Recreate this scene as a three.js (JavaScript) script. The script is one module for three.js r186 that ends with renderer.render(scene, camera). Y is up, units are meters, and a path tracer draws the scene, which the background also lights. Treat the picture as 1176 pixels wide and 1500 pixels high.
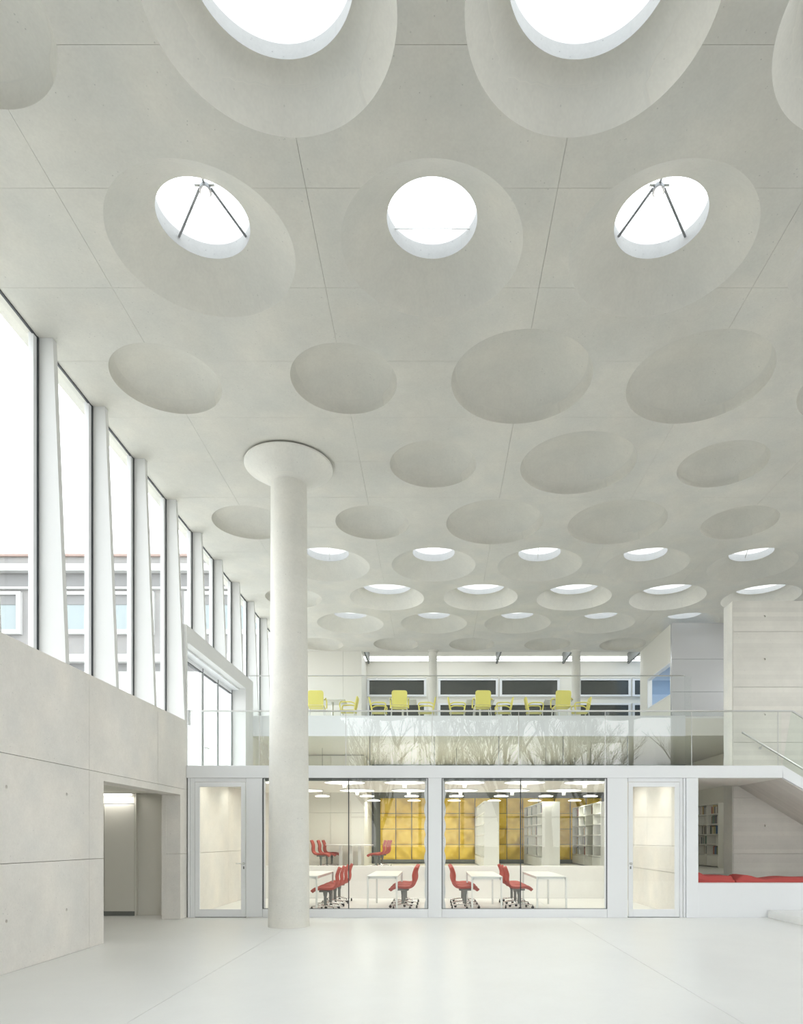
import * as THREE from 'three';
import { mergeGeometries } from 'three/addons/utils/BufferGeometryUtils.js';
import { RoundedBoxGeometry } from 'three/addons/geometries/RoundedBoxGeometry.js';
import { RectAreaLightUniformsLib } from 'three/addons/lights/RectAreaLightUniformsLib.js';
import { Brush, Evaluator, SUBTRACTION } from 'three-bvh-csg';
RectAreaLightUniformsLib.init();

// ---------------------------------------------------------------- camera, sky, exposure
const scene = new THREE.Scene();
const EYE = 1.42;                                       // eye height above the floor
const camera = new THREE.PerspectiveCamera(2 * Math.atan(1230 / 1000) * 180 / Math.PI, 1274 / 2460, 0.05, 400);
camera.setViewOffset(1274, 2460, 0, 0, 1176, 1500);     // a level camera with a shifted lens
camera.position.set(0, EYE, 0);
camera.lookAt(0, EYE, -10);
scene.add(camera);

const renderer = new THREE.WebGLRenderer({ antialias: true });
renderer.toneMapping = THREE.LinearToneMapping;
renderer.toneMappingExposure = 1.03;
renderer.shadowMap.enabled = true;

let seed = 7;
const rnd = () => { seed = (seed * 1664525 + 1013904223) >>> 0; return seed / 4294967296; };
const rr = (a, b) => a + (b - a) * rnd();

const SKY = 4.2;
{
  const w = 512, h = 256, d = new Float32Array(w * h * 4);
  for (let j = 0; j < h; j++) {
    const el = ((j + 0.5) / h - 0.5) * Math.PI;         // row 0 is straight down
    const t = Math.pow(Math.max(0, Math.sin(el)), 0.7);
    for (let i = 0; i < w; i++) {
      const az = (i / w) * Math.PI * 2;
      const c = 0.5 + 0.25 * Math.sin(3 * az + 5 * el) + 0.25 * Math.sin(7 * az - 9 * el + 1.3);
      const k = SKY * (1 + 0.05 * c), o = (j * w + i) * 4;
      d[o] = k * (0.985 - 0.15 * t); d[o + 1] = k * (0.98 - 0.08 * t); d[o + 2] = k * (0.975 - 0.01 * t); d[o + 3] = 1;
    }
  }
  const t = new THREE.DataTexture(d, w, h, THREE.RGBAFormat, THREE.FloatType);
  t.mapping = THREE.EquirectangularReflectionMapping; t.magFilter = THREE.LinearFilter; t.minFilter = THREE.LinearFilter;
  t.colorSpace = THREE.LinearSRGBColorSpace; t.needsUpdate = true;
  scene.background = t;
}

// ---------------------------------------------------------------- helpers
const used = {};
const numbered = (n) => { const k = used[n] = (used[n] ?? -1) + 1; return k ? n + '_' + String(k).padStart(3, '0') : n; };
const UV = 3;                                           // metres covered by one texture tile
function boxUV(g) {
  const p = g.attributes.position, n = g.attributes.normal, uv = new Float32Array(p.count * 2);
  for (let i = 0; i < p.count; i++) {
    const ax = Math.abs(n.getX(i)), ay = Math.abs(n.getY(i)), az = Math.abs(n.getZ(i));
    const x = p.getX(i), y = p.getY(i), z = p.getZ(i);
    const [a, b] = ay >= ax && ay >= az ? [x, z] : ax >= az ? [z, y] : [x, y];
    uv[2 * i] = a / UV; uv[2 * i + 1] = b / UV;
  }
  g.setAttribute('uv', new THREE.BufferAttribute(uv, 2));
  return g;
}
function plain(g) {                                     // position + normal + uv, no index
  const o = g.index ? g.toNonIndexed() : g;
  for (const k of Object.keys(o.attributes)) if (!['position', 'normal'].includes(k)) o.deleteAttribute(k);
  if (!o.attributes.normal) o.computeVertexNormals();
  o.clearGroups();
  return o;
}
function geoOf(gs) {
  const list = (Array.isArray(gs) ? gs : [gs]).map(plain);
  return boxUV(list.length > 1 ? mergeGeometries(list) : list[0]);
}
function part(name, gs, m, parent) {
  const o = new THREE.Mesh(gs.isBufferGeometry && gs.userData.ready ? gs : geoOf(gs), m);
  o.name = name; o.castShadow = o.receiveShadow = true;
  if (parent) parent.add(o);
  return o;
}
function tag(o, label, category, group, kind) {
  o.userData.label = label; o.userData.category = category;
  if (group) o.userData.group = group;
  if (kind) o.userData.kind = kind;
  return o;
}
function thing(name, label, category, pos = [0, 0, 0], turn = 0, group, kind) {
  const o = new THREE.Group(); o.name = numbered(name); scene.add(o);
  o.position.set(pos[0], pos[1], -pos[2]); o.rotation.y = turn;
  return tag(o, label, category, group, kind);
}
const struct = (name, label, category, group) => thing(name, label, category, [0, 0, 0], 0, group, 'structure');
function solo(name, gs, m, label, category, group, kind) {
  const o = part(numbered(name), gs, m, scene);
  return tag(o, label, category, group, kind);
}
function dup(src, [x, y, z], turn, label, group) {
  const r = src.clone(); r.name = numbered(src.name.replace(/_\d{3}$/, '')); scene.add(r);
  r.position.set(x, y, -z); r.rotation.set(0, turn, 0);
  r.userData = { ...src.userData }; if (label) r.userData.label = label; if (group) r.userData.group = group;
  return r;
}
// geometry: depth d grows away from the eye (d = -z)
const box = (x0, x1, y0, y1, d0, d1) => new THREE.BoxGeometry(x1 - x0, y1 - y0, d1 - d0).translate((x0 + x1) / 2, (y0 + y1) / 2, -(d0 + d1) / 2);
const rbox = (x0, x1, y0, y1, d0, d1, r = 0.008) => new RoundedBoxGeometry(x1 - x0, y1 - y0, d1 - d0, 1, Math.min(r, (x1 - x0) / 2.01, (y1 - y0) / 2.01, (d1 - d0) / 2.01)).translate((x0 + x1) / 2, (y0 + y1) / 2, -(d0 + d1) / 2);
function bar(a, b, r, seg = 8, r2 = r) {                 // round bar between two points [x, y, z]
  const A = new THREE.Vector3(...a), B = new THREE.Vector3(...b), L = A.distanceTo(B);
  const g = new THREE.CylinderGeometry(r2, r, L, seg);
  const q = new THREE.Quaternion().setFromUnitVectors(new THREE.Vector3(0, 1, 0), B.clone().sub(A).normalize());
  g.applyQuaternion(q); const c = A.add(B).multiplyScalar(0.5); g.translate(c.x, c.y, c.z);
  return g;
}
function prism(pts, d0, d1) {                           // outline in x, y pushed through depth
  const s = new THREE.Shape(pts.map(([x, y]) => new THREE.Vector2(x, y)));
  return new THREE.ExtrudeGeometry(s, { depth: d1 - d0, bevelEnabled: false }).translate(0, 0, -d1);
}
const lathe = (pts, seg = 72) => new THREE.LatheGeometry(pts.map(([r, y]) => new THREE.Vector2(r, y)), seg);
const X = (px, Z) => (px - 637) * Z / 1000, Y = (py, Z) => EYE + (1230 - py) * Z / 1000;
const ev = new Evaluator(); ev.attributes = ['position', 'normal']; ev.useGroups = false;
function cut(g, cutters) {
  let a = new Brush(plain(g)); a.updateMatrixWorld();
  for (const c of cutters) { const b = new Brush(plain(c)); b.updateMatrixWorld(); a = ev.evaluate(a, b, SUBTRACTION); }
  return a.geometry;
}

// ---------------------------------------------------------------- materials
function noiseTile(n, cells) {                          // tileable value noise 0..1
  const g = Array.from({ length: cells * cells }, rnd), o = new Float32Array(n * n);
  const s = (t) => t * t * (3 - 2 * t);
  for (let j = 0; j < n; j++) {
    const v = j / n * cells, y0 = Math.floor(v), fy = s(v - y0);
    for (let i = 0; i < n; i++) {
      const u = i / n * cells, x0 = Math.floor(u), fx = s(u - x0);
      const q = (a, b) => g[((y0 + b) % cells) * cells + (x0 + a) % cells];
      o[j * n + i] = (q(0, 0) * (1 - fx) + q(1, 0) * fx) * (1 - fy) + (q(0, 1) * (1 - fx) + q(1, 1) * fx) * fy;
    }
  }
  return o;
}
function texOf(n, f, srgb) {
  const d = new Uint8Array(n * n * 4);
  for (let i = 0; i < n * n; i++) { const c = f(i); for (let k = 0; k < 3; k++) d[4 * i + k] = Math.max(0, Math.min(255, c[k] * 255)); d[4 * i + 3] = 255; }
  const t = new THREE.DataTexture(d, n, n); t.wrapS = t.wrapT = THREE.RepeatWrapping;
  t.magFilter = THREE.LinearFilter; t.minFilter = THREE.LinearMipmapLinearFilter; t.generateMipmaps = true;
  if (srgb) t.colorSpace = THREE.SRGBColorSpace; t.needsUpdate = true;
  return t;
}
const N = 1024;
const n4 = noiseTile(N, 4), n9 = noiseTile(N, 9), n24 = noiseTile(N, 24), n70 = noiseTile(N, 70), n200 = noiseTile(N, 200);
const pores = new Float32Array(N * N);
for (let k = 0; k < 260; k++) {
  const cx = rr(0, N), cy = rr(0, N), r = rr(0.7, 2.2);
  for (let y = -3; y <= 3; y++) for (let x = -3; x <= 3; x++) if (x * x + y * y < r * r) pores[((cy + y + N | 0) % N) * N + ((cx + x + N | 0) % N)] = 1;
}
const mottle = (i) => 0.45 * n4[i] + 0.3 * n9[i] + 0.15 * n24[i] + 0.1 * n70[i];
const cMap = texOf(N, (i) => { const v = 0.95 + 0.10 * (mottle(i) - 0.5) + 0.02 * (n200[i] - 0.5) - 0.16 * pores[i] * n24[i]; const w = 0.01 * (n9[i] - 0.5); return [v + w, v, v - w]; }, true);
const cBump = texOf(N, (i) => { const v = 0.6 + 0.2 * (n24[i] - 0.5) + 0.12 * (n70[i] - 0.5) + 0.1 * (n200[i] - 0.5) - 0.5 * pores[i]; return [v, v, v]; });
const boardMap = texOf(N, (i) => { const y = Math.floor(i / N), b = Math.floor(y / 32), h = Math.abs(Math.sin(b * 12.9898) * 43758.5453) % 1; const v = 0.94 + 0.1 * (mottle(i) - 0.5) + 0.04 * (h - 0.5) - ((y % 32) < 1 ? 0.05 * n24[i] : 0) - 0.15 * pores[i] * n24[i]; return [v, v, v]; }, true);
const fMap = texOf(N, (i) => { const v = 0.965 + 0.035 * (mottle(i) - 0.5); return [v, v, v]; }, true);
const fRough = texOf(N, (i) => { const v = 0.62 + 0.3 * (mottle(i) - 0.5); return [v, v, v]; });
const lin = (r, g, b) => new THREE.Color().setRGB(r, g, b);
const std = (c, o = {}) => new THREE.MeshStandardMaterial({ color: c, roughness: 0.6, metalness: 0, ...o });
const M = {
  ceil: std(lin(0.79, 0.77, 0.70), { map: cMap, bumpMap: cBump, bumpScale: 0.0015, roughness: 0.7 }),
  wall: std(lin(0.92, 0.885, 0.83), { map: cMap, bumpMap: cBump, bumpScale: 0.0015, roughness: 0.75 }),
  core: std(lin(0.84, 0.81, 0.745), { map: boardMap, bumpMap: cBump, bumpScale: 0.001, roughness: 0.75 }),
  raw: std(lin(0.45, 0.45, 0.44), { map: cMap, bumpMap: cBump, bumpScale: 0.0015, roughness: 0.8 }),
  curb: std(lin(0.78, 0.78, 0.77), { roughness: 0.5 }),
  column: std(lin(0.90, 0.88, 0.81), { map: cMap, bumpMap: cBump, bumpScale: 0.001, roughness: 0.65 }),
  white: std(lin(0.84, 0.85, 0.86), { roughness: 0.4 }),
  fin: std(lin(0.74, 0.74, 0.725), { roughness: 0.5 }),
  plaster: std(lin(0.82, 0.80, 0.73), { roughness: 0.8 }),
  floor: std(lin(0.945, 0.94, 0.915), { map: fMap, roughness: 0.55, roughnessMap: fRough }),
  mat: std(lin(0.09, 0.09, 0.095), { roughness: 0.95 }),
  joint: std(lin(0.5, 0.5, 0.48), { roughness: 0.9 }),
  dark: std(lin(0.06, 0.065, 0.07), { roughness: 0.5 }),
  grey: std(lin(0.2, 0.21, 0.2), { roughness: 0.6 }),
  steel: std(lin(0.62, 0.62, 0.6), { roughness: 0.3, metalness: 1 }),
  chrome: std(lin(0.8, 0.8, 0.8), { roughness: 0.15, metalness: 1 }),
  strut: std(lin(0.24, 0.245, 0.25), { roughness: 0.5 }),
  black: std(lin(0.02, 0.02, 0.02), { roughness: 0.5 }),
  glass: new THREE.MeshPhysicalMaterial({ color: lin(0.97, 0.985, 0.98), transmission: 1, thickness: 0, roughness: 0, ior: 1.42 }),
  rail: new THREE.MeshPhysicalMaterial({ color: lin(0.95, 0.98, 0.96), transmission: 1, thickness: 0, roughness: 0, ior: 1.7 }),
  darkGlass: new THREE.MeshPhysicalMaterial({ color: lin(0.06, 0.065, 0.06), roughness: 0.03, ior: 1.7, clearcoat: 0.3, clearcoatRoughness: 0.03 }),
  yellowPanel: [0, 1, 2].map((k) => std(lin(0.9 - 0.05 * k, 0.64 - 0.04 * k, 0.1 + 0.01 * k), { roughness: 0.4 })),
  yellow: std(lin(0.9, 0.82, 0.22), { roughness: 0.45 }),
  red: std(lin(0.47, 0.095, 0.075), { roughness: 0.7 }),
  cushion: std(lin(0.55, 0.095, 0.085), { roughness: 0.9 }),
  table: std(lin(0.84, 0.84, 0.81), { roughness: 0.35 }),
  shelf: std(lin(0.83, 0.82, 0.76), { roughness: 0.5 }),
  gloss: std(lin(0.66, 0.66, 0.67), { roughness: 0.22, metalness: 0.35 }),
  blue: std(lin(0.42, 0.6, 0.85), { roughness: 0.7 }),
  paleDeck: std(lin(0.88, 0.87, 0.84), { map: fMap, roughness: 0.8 }),
  render: std(lin(0.29, 0.283, 0.275), { map: cMap, roughness: 0.9 }),
  roofTile: std(lin(0.32, 0.23, 0.2), { roughness: 0.9 }),
  extWhite: std(lin(0.5, 0.5, 0.49), { roughness: 0.7 }),
  blind: std(lin(0.2, 0.2, 0.2), { roughness: 0.8 }),
  extPane: new THREE.MeshPhysicalMaterial({ color: lin(0.24, 0.29, 0.3), roughness: 0.08, ior: 1.6 }),
  ground: std(lin(0.17, 0.17, 0.155), { map: cMap, roughness: 0.9 }),  // darkened so less light bounces up to the near ceiling
  bark: std(lin(0.13, 0.11, 0.085), { roughness: 0.9 }),
  lamp: std(lin(0.9, 0.9, 0.86), { emissive: lin(1, 0.97, 0.88), emissiveIntensity: 2.2 }),
  bulb: std(lin(0.9, 0.9, 0.9), { emissive: lin(1, 0.97, 0.9), emissiveIntensity: 4 }),
};
M.yellowPanel.forEach((m) => { m.side = THREE.DoubleSide; });

// ---------------------------------------------------------------- heights and depths of the place
const HC = 7.58;                 // hall ceiling
const ZF = 12.5;                 // glazed front of the library
const XW = -4.53, XG = -4.87;    // concrete face and glazing of the left wall
const GAL = 2.77, TER = 4.51;    // gallery and terrace floors
const PITCH = 2.38, ROW = 2.06;
const BACKZ = -9, RIGHT = 12;

// ---------------------------------------------------------------- ceiling with its hollows
const domes = [];                // [x, d, kind]
for (let r = -6; r <= 9; r++) {
  const d = 5.05 + (r - 1) * ROW, odd = ((r % 2) + 2) % 2 === 1;
  for (let k = -3; k <= 5; k++) {
    const x = (odd ? k + 0.5 : k) * PITCH - 0.03;
    if (x < -3.7 || x > RIGHT - 1) continue;
    const rr6 = ((r % 6) + 6) % 6;                       // 0 small, 1 big, 2 small, 3-5 blind
    let kind;
    if (rr6 === 0 || rr6 === 2) kind = 'small';
    else if (rr6 === 1) kind = x < -3 ? 'blind' : 'big';
    else kind = (rr6 === 3 && r === 3 ? x > 0 : r === 4 ? x > 1 && x < 3 : r === 5 ? x > 0 && x < 4 : false) ? 'blindwide' : 'blind';
    if (r === 4 && x < -1) continue;                     // the column stands there
    if (d > 20 && x > 6.2) continue;
    domes.push([x, d, kind]);
  }
}
const rimOf = (k) => k === 'blind' ? 0.71 : 0.94;
const holeOf = (k) => k === 'small' ? 0.47 : 0.62;
const ceiling = struct('ceiling', 'pale concrete ceiling with round hollows and fine joints', 'ceiling');
{
  const xs = [XG - 0.08, -3.6, -1.22, 1.16, 3.54, 5.92, 8.3, 10.68, RIGHT], zs = [];
  for (let z = 5.29 - 1.166; z < 22.3; z += 1.166) zs.push(z);
  zs.push(22.4);
  const gap = 0.0016;
  for (let i = 0; i + 1 < xs.length; i++) for (let j = 0; j + 1 < zs.length; j++) {
    const b = box(xs[i] + gap, xs[i + 1] - gap, HC, HC + 0.035, zs[j] + gap, zs[j + 1] - gap);
    const cs = domes.filter(([x, d, k]) => { const R = rimOf(k); const nx = Math.max(xs[i], Math.min(x, xs[i + 1])), nz = Math.max(zs[j], Math.min(d, zs[j + 1])); return Math.hypot(nx - x, nz - d) < R; })
      .map(([x, d, k]) => new THREE.CylinderGeometry(rimOf(k), rimOf(k), 0.3, 96).translate(x, HC, -d));
    const g = cs.length ? cut(b, cs) : b;
    if (!g.attributes.position.count) continue;
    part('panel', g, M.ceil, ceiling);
  }
  const slab = (y0, y1, rad, d0, d1) => {
    const s = new THREE.Shape([[XG - 0.25, -d0], [RIGHT + 0.2, -d0], [RIGHT + 0.2, -d1], [XG - 0.25, -d1]].map((p) => new THREE.Vector2(p[0], -p[1])));
    for (const [x, d, k] of domes) { const R = rad(k); if (!R) continue; const h = new THREE.Path(); h.absarc(x, d, R, 0, Math.PI * 2, true); s.holes.push(h); }
    return new THREE.ExtrudeGeometry(s, { depth: y1 - y0, bevelEnabled: false, curveSegments: 32 }).rotateX(-Math.PI / 2).translate(0, y0, 0);
  };
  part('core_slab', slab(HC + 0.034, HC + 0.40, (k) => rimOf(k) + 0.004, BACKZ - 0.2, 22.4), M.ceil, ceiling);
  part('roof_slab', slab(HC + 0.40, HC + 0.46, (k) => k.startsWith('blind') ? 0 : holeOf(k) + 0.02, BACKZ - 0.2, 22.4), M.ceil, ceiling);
  // blind hollows are parts of the ceiling
  const shell = (R, depth) => { const p = []; for (let i = 0; i <= 24; i++) { const a = i / 24 * Math.PI / 2; p.push([Math.max(1e-4, R * Math.cos(a)), depth * Math.pow(Math.sin(a), 0.85)]); } return lathe(p, 96); };
  const shells = { blind: geoOf(shell(0.71, 0.33)), blindwide: geoOf(shell(0.94, 0.385)) };
  for (const k in shells) shells[k].userData.ready = true;
  for (const [x, d, k] of domes) if (k.startsWith('blind')) { const m = part('hollow', shells[k], M.ceil, ceiling); m.position.set(x, HC, -d); }
}
// open hollows: skylights
const skyGeo = {};
for (const k of ['small', 'big']) {
  const R = rimOf(k), h = holeOf(k), prof = [];
  for (let i = 0; i <= 20; i++) { const t = i / 20, c = k === 'big' ? 0.32 * Math.sin(t * Math.PI / 2) : 0.29 * (0.72 * t + 0.28 * Math.sin(t * Math.PI / 2)); prof.push([R + (h - R) * t, c]); }
  const top = prof.at(-1)[1];
  skyGeo[k] = {
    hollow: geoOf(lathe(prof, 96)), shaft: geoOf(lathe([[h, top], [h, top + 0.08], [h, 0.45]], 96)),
    curb: geoOf([lathe([[h + 0.03, 0.45], [h + 0.03, 0.6]], 96), lathe([[h + 0.03, 0.6], [h + 0.12, 0.6]], 96), lathe([[h + 0.12, 0.6], [h + 0.12, 0.45]], 96), lathe([[h, 0.45], [h + 0.12, 0.45]], 96)]),
    pane: geoOf(new THREE.CircleGeometry(h + 0.06, 64).rotateX(Math.PI / 2).translate(0, 0.595, 0)),
  };
  for (const n in skyGeo[k]) skyGeo[k][n].userData.ready = true;
}
for (const [x, d, k] of domes) {
  if (k.startsWith('blind')) continue;
  const s = thing('skylight', k === 'big' ? 'wide round skylight in a deep curved concrete hollow' : 'small round skylight at the top of a shallow concrete cone', 'skylight', [x, HC, d], 0, k === 'big' ? 'wide ceiling skylights' : 'small ceiling skylights', 'structure');
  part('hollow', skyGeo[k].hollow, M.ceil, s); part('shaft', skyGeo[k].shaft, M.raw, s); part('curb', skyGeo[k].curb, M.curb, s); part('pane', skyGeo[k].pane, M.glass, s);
  // the ones with a small lamp on two struts
  const row = Math.round((d - 5.05) / ROW) + 1;
  if (row === 2 && Math.abs(Math.abs(x) - PITCH) < 0.2) {
    const sg = Math.sign(x), y = 0.39;
    const l = thing('skylight_lamp', 'small glass spotlight on two thin struts inside ' + (sg < 0 ? 'the skylight closer to the tall window wall' : 'the skylight farther from the tall window wall'), 'lamp', [x, HC, d]);
    const hx = -sg * 0.1, hz = 0.24;                    // lamp towards the near rim
    part('strut', bar([hx - 0.06, y, hz], [-0.36, y - 0.01, -0.29], 0.013, 8), M.strut, l);
    part('strut', bar([hx + 0.06, y, hz], [0.36, y - 0.01, -0.29], 0.013, 8), M.strut, l);
    part('bracket', bar([hx - 0.1, y + 0.02, hz + 0.02], [hx + 0.1, y + 0.02, hz + 0.02], 0.014, 8), M.steel, l);
    part('bracket_arm', bar([hx, y + 0.02, hz + 0.02], [hx, y + 0.02, 0.465], 0.012, 8), M.steel, l);
    part('reflector', lathe([[0.02, 0.05], [0.05, 0.03], [0.065, -0.03], [0.06, -0.03], [0.045, 0.025]], 24).translate(hx, y, hz), M.strut, l);
    part('bulb', new THREE.SphereGeometry(0.042, 16, 12).scale(1, 1.3, 1).translate(hx, y - 0.045, hz), M.bulb, l);
    const p = new THREE.PointLight(lin(1, 0.96, 0.88), 0.03); p.position.set(hx, y - 0.12, hz); p.castShadow = true; l.add(p);
  } else if ((row === 6 && Math.abs(x / (2 * PITCH) - Math.round(x / (2 * PITCH) - 0.5) - 0.5) < 0.1) || (row === 2 && Math.abs(x) < 0.2)) {
    part('opener_rod', row === 6 ? bar([0, 0.595, 0.0], [0, 0.3, -0.3], 0.008, 6) : bar([-0.4, 0.42, -0.24], [0.4, 0.42, -0.24], 0.006, 6), M.steel, s);
  }
}

// ---------------------------------------------------------------- floor
const floor = struct('floor', 'smooth white seamless floor with faint joints', 'floor');
{
  const xs = [XW - 4.2, -2.385, 2.385, 7.15, RIGHT], g = 0.0025;
  for (let i = 0; i + 1 < xs.length; i++) part('slab', box(xs[i] + g, xs[i + 1] - g, -0.06, 0, BACKZ - 0.2, 24), M.floor, floor);
  part('added_dark_mat', box(XW + 0.4, RIGHT - 0.6, 0, 0.006, BACKZ + 0.4, 1.6), M.mat, floor);  // unseen dark mat added behind the eye to dim the near ceiling
  part('screed', box(XW - 4.2, RIGHT + 0.2, -0.3, -0.06, BACKZ - 0.2, 24), M.joint, floor);
}
// ---------------------------------------------------------------- left wall
const wallL = struct('wall_left', 'pale concrete wall below the tall windows with a square opening', 'wall');
{
  const g = 0.003, x0 = -4.78, x1 = XW;
  const panel = (y0, y1, d0, d1, holes = []) => {
    const b = box(x0, x1, y0 + g, y1 - g, d0 + g, d1 - g);
    const cs = holes.map(([y, d]) => new THREE.CylinderGeometry(0.022, 0.016, 0.06, 16).rotateZ(-Math.PI / 2).translate(x1, y, -d));
    part('panel', cs.length ? cut(b, cs) : b, M.wall, wallL);
  };
  for (let k = 0; k < 9; k++) {
    const d1 = 8.95 - 2.62 * k, d0 = Math.max(BACKZ, d1 - 2.62);
    const tie = (y) => [[y, d1 - 0.55], [y, d1 - 1.73]];
    panel(0, 1.166, d0, d1, tie(0.56)); panel(1.166, 2.333, d0, d1, tie(1.98)); panel(2.333, 3.52, d0, d1);
  }
  panel(0, 1.166, 8.95, 9.34); panel(1.166, 2.333, 8.95, 9.34);
  panel(2.22, 2.333, 9.34 - 2 * g, 12.14 + 2 * g);
  panel(2.333, 3.52, 8.95, 11.16); panel(2.333, 3.52, 11.16, 12.47);
  panel(0, 1.166, 12.14, 12.47); panel(1.166, 2.333, 12.14, 12.47);
  part('core', [box(-4.86, x0 + 0.001, 0, 3.5, BACKZ, 9.34), box(-4.86, x0 + 0.001, 2.22, 3.5, 9.34, 12.14), box(-4.86, x0 + 0.001, 0, 3.5, 12.14, 12.47)], M.wall, wallL);
  part('coping', box(-4.98, XW - 0.006, 3.52, 3.59, BACKZ, 12.47), M.wall, wallL);
}
// wall beyond the glazed front, below gallery and terrace
{
  const w = struct('wall_library_side', 'pale concrete side wall behind the glass door by the square opening', 'wall'), g = 0.003;
  for (const [y0, y1, d0, d1] of [[0, 1.166, 12.5, 15.1], [1.166, 2.6, 12.5, 15.1], [0, 1.166, 15.1, 17], [1.166, 2.6, 15.1, 17]]) part('panel', box(-4.8, -4.57, y0 + g, y1 - g, d0 + g, d1 - g), M.wall, w);
  part('core', [box(-4.95, -4.795, 0, 2.6, 12.47, 17), box(-4.95, -4.6, 0, TER, 17, 24)], M.wall, w);
  const v = struct('wall_library_inner', 'pale concrete wall behind the glass door beside the red cushions', 'wall');
  for (const [y0, y1, d0, d1] of [[0, 0.79, 12.56, 16.6], [0.79, 1.3, 12.56, 16.6], [1.3, 2.6, 12.56, 14.6], [1.3, 2.6, 14.6, 16.6]]) part('panel', box(4.53, 4.65, y0 + g, y1 - g, d0 + g, d1 - g), M.wall, v);
  part('core', box(4.645, 4.8, 0, 2.6, 12.56, 16.6), M.wall, v);
}
// side room seen through the square opening
{
  const sw = (n, b) => { const w = struct('wall_side_room_' + n, 'cream painted ' + n + ' wall of the small side room behind the square opening', 'wall'); part('body', b, M.plaster, w); };
  sw('back', box(-8.7, -4.86, 0, 2.28, 12.81, 12.95)); sw('end', box(-8.85, -8.7, 0, 2.28, 8.9, 12.95)); sw('near', box(-8.7, -4.86, 0, 2.28, 8.9, 9.05));
  part('body', box(-8.85, -4.86, 2.285, 2.43, 8.9, 12.95), M.plaster, struct('ceiling_side_room', 'cream ceiling of the small side room', 'ceiling'));
  const c = thing('built_in_cupboard', 'tall flush cream cupboard with dark plinth under a light strip', 'cupboard', [-6.6, 0, 12.72]);
  part('gap_shade', box(-1.04, 1.004, 0.08, 2.28, 0.026, 0.034), M.dark, c); part('side_panel', box(1.005, 1.03, 0, 2.28, 0.004, 0.08), M.plaster, c);  // dark sheet behind the doors paints shade into their gaps
  part('door', rbox(0.44, 1.0, 0.085, 2.085, 0, 0.025, 0.003), M.plaster, c);
  part('door', rbox(-0.3, 0.43, 0.085, 2.085, 0, 0.025, 0.003), M.plaster, c);
  part('door', rbox(-1.04, -0.31, 0.085, 2.085, 0, 0.025, 0.003), M.plaster, c);
  part('top_panel', rbox(-1.04, 1.0, 2.095, 2.275, 0, 0.025, 0.003), M.plaster, c);
  part('plinth', box(-1.04, 1.01, 0, 0.08, 0.01, 0.06), M.grey, c);
  const l = thing('light_strip', 'thin white light strip above the flush cream cupboard', 'lamp', [-6.6, 2.28, 12.6]);
  part('housing', box(-1.04, 1.0, -0.012, 0, -0.02, 0.09), M.white, l);
  part('diffuser', rbox(-1.03, 0.99, -0.05, -0.012, 0.0, 0.06, 0.01), M.lamp, l);
  const a = new THREE.RectAreaLight(lin(1, 0.98, 0.92), 20, 2.0, 0.05); a.position.set(0, -0.055, -0.03); a.rotation.x = -Math.PI / 2; l.add(a);
}
// ---------------------------------------------------------------- fins and tall windows on the left
const finX = (y) => -4.53 - 0.16 * (y - 3.59) / (HC - 3.59);
const finD = []; for (let i = -15; i <= 10; i++) finD.push(8.38 + 1.327 * i);
const baseOf = (d) => d < 12.45 ? 3.59 : d < 16.5 ? 5.35 : TER;
for (const d of finD) {
  const b = baseOf(d);
  const f = part(numbered('facade_fin'), prism([[XG + 0.01, b], [finX(b), b], [finX(HC), HC - 0.001], [XG + 0.01, HC - 0.001]], 0, 0.085), M.fin, scene);
  f.position.z = -d;
  tag(f, b < 4 ? 'white tapered fin standing on the concrete wall' : b > 5 ? 'white tapered fin standing on the beam over the gallery doors' : 'white tapered fin rising beside the terrace', 'fin', b < 4 ? 'fins on the concrete wall' : b > 5 ? 'fins on the gallery beam' : 'fins beside the terrace', 'structure');
}
let winN = 0;
for (let i = 0; i + 1 < finD.length; i++) {
  const d0 = finD[i], d1 = finD[i + 1], b = baseOf(d0 + 0.6) - 0.06;
  const w = struct('window_' + (++winN), b < 4 ? 'tall clear window pane between fins above the concrete wall' : b > 5 ? 'clear window pane between fins above the gallery doors' : 'clear window pane between fins beside the terrace', 'window', b < 4 ? 'tall windows above the wall' : b > 5 ? 'windows above the gallery doors' : 'windows beside the terrace');
  part('frame', [box(XG - 0.06, XG, b, HC, d1 - 0.1, d1 - 0.03), box(XG - 0.06, XG, b, HC, d0 + 0.085, d0 + 0.11), box(XG - 0.06, XG, b, b + 0.05, d0 + 0.11, d1 - 0.1)], M.white, w);
  part('gasket', [box(XG - 0.05, XG + 0.012, b, HC, d1 - 0.027, d1), box(XG - 0.02, XG + 0.005, HC - 0.018, HC, d0 + 0.085, d1 - 0.027)], M.dark, w);
  part('pane', new THREE.PlaneGeometry(d1 - d0, HC - b).rotateY(Math.PI / 2).translate(XG - 0.04, (b + HC) / 2, -(d0 + d1) / 2), M.glass, w);
}
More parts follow.
